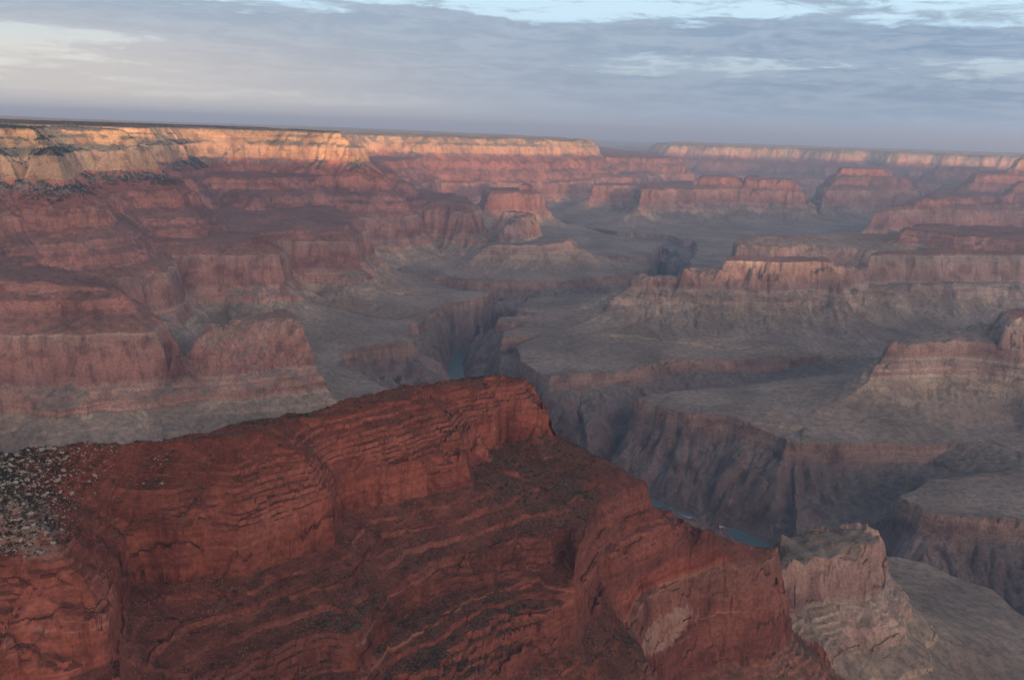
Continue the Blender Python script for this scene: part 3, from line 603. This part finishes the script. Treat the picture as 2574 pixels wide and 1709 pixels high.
def rock_v(r_, sub=1):
    """a broken block: an icosahedron cut flat by random planes"""
    v = ico[icf]; 
    for _ in range(sub):
        a_, b_, c_ = v[:, 0], v[:, 1], v[:, 2]; ab, bc, ca = (a_ + b_) / 2, (b_ + c_) / 2, (c_ + a_) / 2
        v = np.concatenate([np.stack(t_, 1) for t_ in ((a_, ab, ca), (ab, b_, bc), (ca, bc, c_), (ab, bc, ca))])
    v = v / np.linalg.norm(v, axis=2, keepdims=True)
    for _ in range(9):
        n_ = r_.normal(0, 1, 3); n_ /= np.linalg.norm(n_); h_ = r_.uniform(.45, .8); d_ = np.clip(v @ n_ - h_, 0, None); v = v - d_[..., None] * n_
    return (v * np.array([1.2, .9, .7])).reshape(-1, 3)
M_PALE = mat_simple('pale_limestone', (.23, .205, .175), .9, .1, .8, .3); M_REDBLOCK = mat_simple('red_sandstone_block', (.15, .08, .062), .9, .1, .8, .45)
def zone(px, py, z):
    side = 'at the far left' if px < 330 else 'on the left' if px < 800 else 'in the middle' if px < 1350 else 'towards the right'
    if z > -372: return 'on the smooth red crest', side
    if z > -452: return 'on ledges of the upper cliff', side
    if z > -528: return 'on the scree below the upper cliff', side
    if z > -640: return 'on the banded lower slope', side
    return 'on the slope above the great wall', side
def shrub_w(x, y, z): return np.clip(.35 + 1.2 * fbm(x, y, 90, 2, 200), .03, 2) * np.where(z > -372, .5, 1.0)
def ordn(n): return '%d%s' % (n, 'th' if 10 <= n % 100 <= 20 else {1: 'st', 2: 'nd', 3: 'rd'}.get(n % 10, 'th'))
def rank_labels(lst):                        # lst of (object, phrase, px): the place of each among those that look and stand alike
    byp = {}
    for o_, ph, q in lst: byp.setdefault(ph, []).append((q, o_))
    for ph, v in byp.items():
        v.sort(key=lambda t_: t_[0])
        for n, (q, o_) in enumerate(v): o_['label'] = ph if len(v) == 1 else '%s, %s from the left' % (ph, ordn(n + 1))
protos = []
for i in range(6):
    r_ = np.random.RandomState(300 + i); protos.append(tri_mesh('shrub', clump_tris(r_, 130, 1.0, 1.25, .16), M_DARKLEAF if i < 4 else M_SAGE))
sx_, sy_, sz_, r_ = pick(FG & (SL < 1.3), 290, 11, shrub_w)
spx, spy = proj(sx_, sy_, sz_); LST = []
for i in range(len(sx_)):
    kind_ = i % 6; big = r_.rand() ** 2
    o = bpy.data.objects.new('shrub', protos[kind_]); C.collection.objects.link(o)
    o.location = (sx_[i], sy_[i], sz_[i] - .15); o.scale = (1.4 + 1.9 * big,) * 2 + (1.2 + 1.3 * big,); o.rotation_euler = (0, 0, r_.uniform(0, 6.28))
    zn, sd_ = zone(spx[i], spy[i], sz_[i])
    tag(o, None, 'shrub', 'shrubs scattered over the foreground ridge'); LST.append((o, '%s %s shrub %s' % ('large' if big > .4 else 'small', 'dark green' if kind_ < 4 else 'grey green', zn), spx[i]))
rank_labels(LST); LST = []
# boulders of the pale slide on the far left
BO = FG & (pxg < 420) & (pyg < 1400) & (Z > -372)
BW = lambda x, y, z: np.clip(1.2 - (proj(x, y, z)[0] + .55 * (proj(x, y, z)[1] - 1080)) / 300, .0, 1) ** 1.5 + np.clip(.2 + fbm(x, y, 70, 2, 240), 0, 1) * .12
bx_, by_, bz_, r_ = pick(BO, 230, 12, BW)
bprot = [tri_mesh('boulder', rock_v(np.random.RandomState(400 + i)), M_PALE) for i in range(7)]
bpx, bpy_ = proj(bx_, by_, bz_)
for i in range(len(bx_)):
    o = bpy.data.objects.new('boulder', bprot[i % 7]); C.collection.objects.link(o); s_ = .9 + 3.0 * r_.rand() ** 2.2
    o.location = (bx_[i], by_[i], bz_[i] + s_ * .15); o.scale = (s_, s_ * r_.uniform(.7, 1), s_ * r_.uniform(.6, 1)); o.rotation_euler = (r_.uniform(-.4, .4), r_.uniform(-.4, .4), r_.uniform(0, 6.28))
    tag(o, None, 'boulder', 'pale boulders on the left slide'); LST.append((o, '%s pale boulder on the %s part of the grey slide' % ('large' if s_ > 1.8 else 'small', 'upper' if bpy_[i] < 1180 else 'middle' if bpy_[i] < 1260 else 'lower'), bpx[i]))
rank_labels(LST)
# the uncountable rest: small scrub, small stones, far woodland dots
def scatter(name, label, mask, n, seed, base, smin, smax, mat, wfun=None, lift=0.0, pw=2.0):
    x, y, z, r_ = pick(mask, n, seed, wfun); m = len(x); nb = len(base); bv = base[r_.randint(0, nb, m)]
    th = r_.uniform(0, 6.28, m); sc = (smin + (smax - smin) * r_.rand(m) ** pw); c_, s_ = np.cos(th), np.sin(th)
    vx = (bv[..., 0] * c_[:, None] - bv[..., 1] * s_[:, None]) * sc[:, None] + x[:, None]; vy = (bv[..., 0] * s_[:, None] + bv[..., 1] * c_[:, None]) * sc[:, None] + y[:, None]; vz = bv[..., 2] * sc[:, None] + z[:, None] + lift * sc[:, None]
    o = bpy.data.objects.new(name, tri_mesh(name, np.stack([vx, vy, vz], -1).reshape(-1, 3), mat)); C.collection.objects.link(o); tag(o, label, None, None, 'stuff')
small = np.array([clump_tris(np.random.RandomState(500 + i), 16, 1.0, 1.1, .42) for i in range(8)])
rocks = np.array([rock_v(np.random.RandomState(520 + i), 0) for i in range(8)])
slopes = SL < 1.4
scatter('scrub', 'low dark scrub dotted over the red slopes', FG & slopes, 11000, 21, small, .35, 1.2, M_DARKLEAF, shrub_w)
scatter('scrub', 'low grey brush dotted over the red slopes', FG & slopes, 13000, 22, small, .35, 1.1, M_SAGE, shrub_w)
scatter('loose_stones', 'red rubble lying below the ledges', FG & slopes, 10000, 23, rocks, .3, 1.3, M_REDBLOCK, lambda x, y, z: np.clip(.3 + fbm(x, y, 60, 2, 210), .02, 2), .1, 3)
scatter('loose_stones', 'fallen stones on the red slopes', FG & (SL < 2.5), 5000, 24, rocks, .3, 1.15, M_REDBLOCK, lambda x, y, z: np.clip(-.1 + fbm(x, y, 80, 3, 220), .01, 2) * np.where(z > -372, .25, 1), .1, 3)
scatter('loose_stones', 'pale rubble of the slide on the far left', BO, 1800, 25, rocks, .5, 1.6, M_PALE, BW, .1, 3)
scatter('scrub', 'dark brush between the pale boulders on the far left', BO, 2200, 26, small, .5, 1.9, M_DARKLEAF, BW)
PIN = INV & (FI != 2) & (SL < 1.2) & (ST > -345) & (rr[:, None] > 2500) & (rr[:, None] < 8500)
scatter('woodland', 'dark dots of low trees on the rim slopes on the left', PIN, 16000, 27, small, 2.2, 5.5, M_DARKLEAF, lambda x, y, z: np.clip(.4 + fbm(x, y, 200, 2, 230), .02, 2) * np.where(z > -65, .3, 1))
del VIS, gz_r, gz_a, SL, pxg, pyg, INV, FG, BO, PIN
def ribbon(pts, half, z, name, mat):
    pts = np.array(pts)[:, :2]; t = np.gradient(pts, axis=0); t /= np.linalg.norm(t, axis=1)[:, None]; nrm = np.stack([-t[:, 1], t[:, 0]], 1)
    n = len(pts); v = []
    for i in range(n):
        for s in (-1, 1): v.append((*(pts[i] + nrm[i] * s * half), z))
    f = [(2 * i, 2 * i + 1, 2 * i + 3, 2 * i + 2) for i in range(n - 1)]
    me = bpy.data.meshes.new(name); me.from_pydata(v, [], f); me.materials.append(mat)
    o = bpy.data.objects.new(name, me); C.collection.objects.link(o); return o
tag(ribbon(RIVER, 130, Rz - .6, 'river', M_WATER), 'blue green river at the bottom of the dark gorge', None, None, 'structure')

sb = np.array([P(a_, b_, Rz + .6) for a_, b_ in [(1676, 1286), (1712, 1292), (1760, 1304), (1815, 1320), (1826, 1327), (1790, 1328), (1750, 1320), (1705, 1304)]]); cen = sb.mean(0)
bm_ = bpy.data.meshes.new('sandbar'); vv = [(*p, Rz - .4) for p in sb] + [(*(cen + (p - cen) * .75), Rz + .9) for p in sb] + [(*cen, Rz + 1.2)]; nn_ = len(sb)
bm_.from_pydata(vv, [], [(i, (i + 1) % nn_, nn_ + (i + 1) % nn_, nn_ + i) for i in range(nn_)] + [(nn_ + i, nn_ + (i + 1) % nn_, 2 * nn_) for i in range(nn_)]); bm_.materials.append(mat_simple('river_sand', (.34, .25, .22), .9, .1, .1, .2))
o = bpy.data.objects.new('sandbar', bm_); C.collection.objects.link(o); tag(o, 'pinkish sandbar in the river bend right of the foreground ridge', None, None, 'structure')

# ------------------------------------------------------------------ high ground added out of view behind the viewer, shaped to shade the canyon
def back_top(x):
    return np.interp(x + 346, [-30000, -9000, -1500, 600, 1400, 2550, 2900, 4150, 4500, 5000, 5700, 6200, 7000, 7450, 7850, 8300, 9100, 9500, 30000], [450, 450, 450, 430, 320, 290, -170, -190, 20, 120, 290, 253, 238, 198, 328, 470, 470, 480, 480])
bx = np.linspace(-24000, 24000, 480); by = np.array([0, -150, -400, -900, -2500, -6000])
BX, BY = np.meshgrid(bx, by); prof = np.array([0, 0, 0, 0, 0, 0.0])[:, None]
BZ = np.where(np.abs(BY + 900) < 1, back_top(BX), 0) + np.where(BY > -800, back_top(BX) * (1 + BY / 900 * 0) * np.clip(-BY / 900, 0, 1) - 1200 * np.clip(1 + BY / 900, 0, 1) ** 1.3, 0) + np.where(BY < -1000, back_top(BX) - (-BY - 900) * .02, 0) + fbm(BX, BY, 700, 4, 120) * np.where(BX < 1100, 48, 22)
BYY = BY - 3000 + fbm(BX, BY * 0, 1500, 3, 140) * 120
n0, n1_ = BX.shape; ii = np.arange(n0 * n1_).reshape(n0, n1_)
qf = np.stack([ii[:-1, :-1], ii[:-1, 1:], ii[1:, 1:], ii[1:, :-1]], -1).reshape(-1, 4)
me = grid_mesh('added_shade_plateau', BX.ravel(), BYY.ravel(), BZ.ravel(), qf, np.clip(BZ.ravel() - 400, -1000, -60)); me.materials.append(M_ROCK)
o = bpy.data.objects.new('added_shade_plateau', me); C.collection.objects.link(o); tag(o, 'added unseen plateau behind the viewpoint, shaped to block the low sun', None, None, 'structure')

# ------------------------------------------------------------------ haze
bm = bpy.data.meshes.new('haze')
x0, x1, y0, y1, z0, z1 = -62000, 62000, -9800, 92000, -1445, 560
bm.from_pydata([(x, y, z) for z in (z0, z1) for y in (y0, y1) for x in (x0, x1)], [], [(0, 2, 3, 1), (4, 5, 7, 6), (0, 1, 5, 4), (2, 6, 7, 3), (0, 4, 6, 2), (1, 3, 7, 5)])
hz = bpy.data.objects.new('haze', bm); C.collection.objects.link(hz); tag(hz, 'thin blue morning haze filling the canyon', None, None, 'stuff')
mh = bpy.data.materials.new('haze_air'); mh.use_nodes = True; k = NT(mh.node_tree)
pv = k.n('ShaderNodeVolumePrincipled', {'Color': (.49, .71, .97, 1), 'Density': 3.9e-5, 'Anisotropy': 0.2})
k.n('ShaderNodeOutputMaterial', {'Volume': pv.outputs[0]}); bm.materials.append(mh)
print('done', round(time.time() - T0, 1))
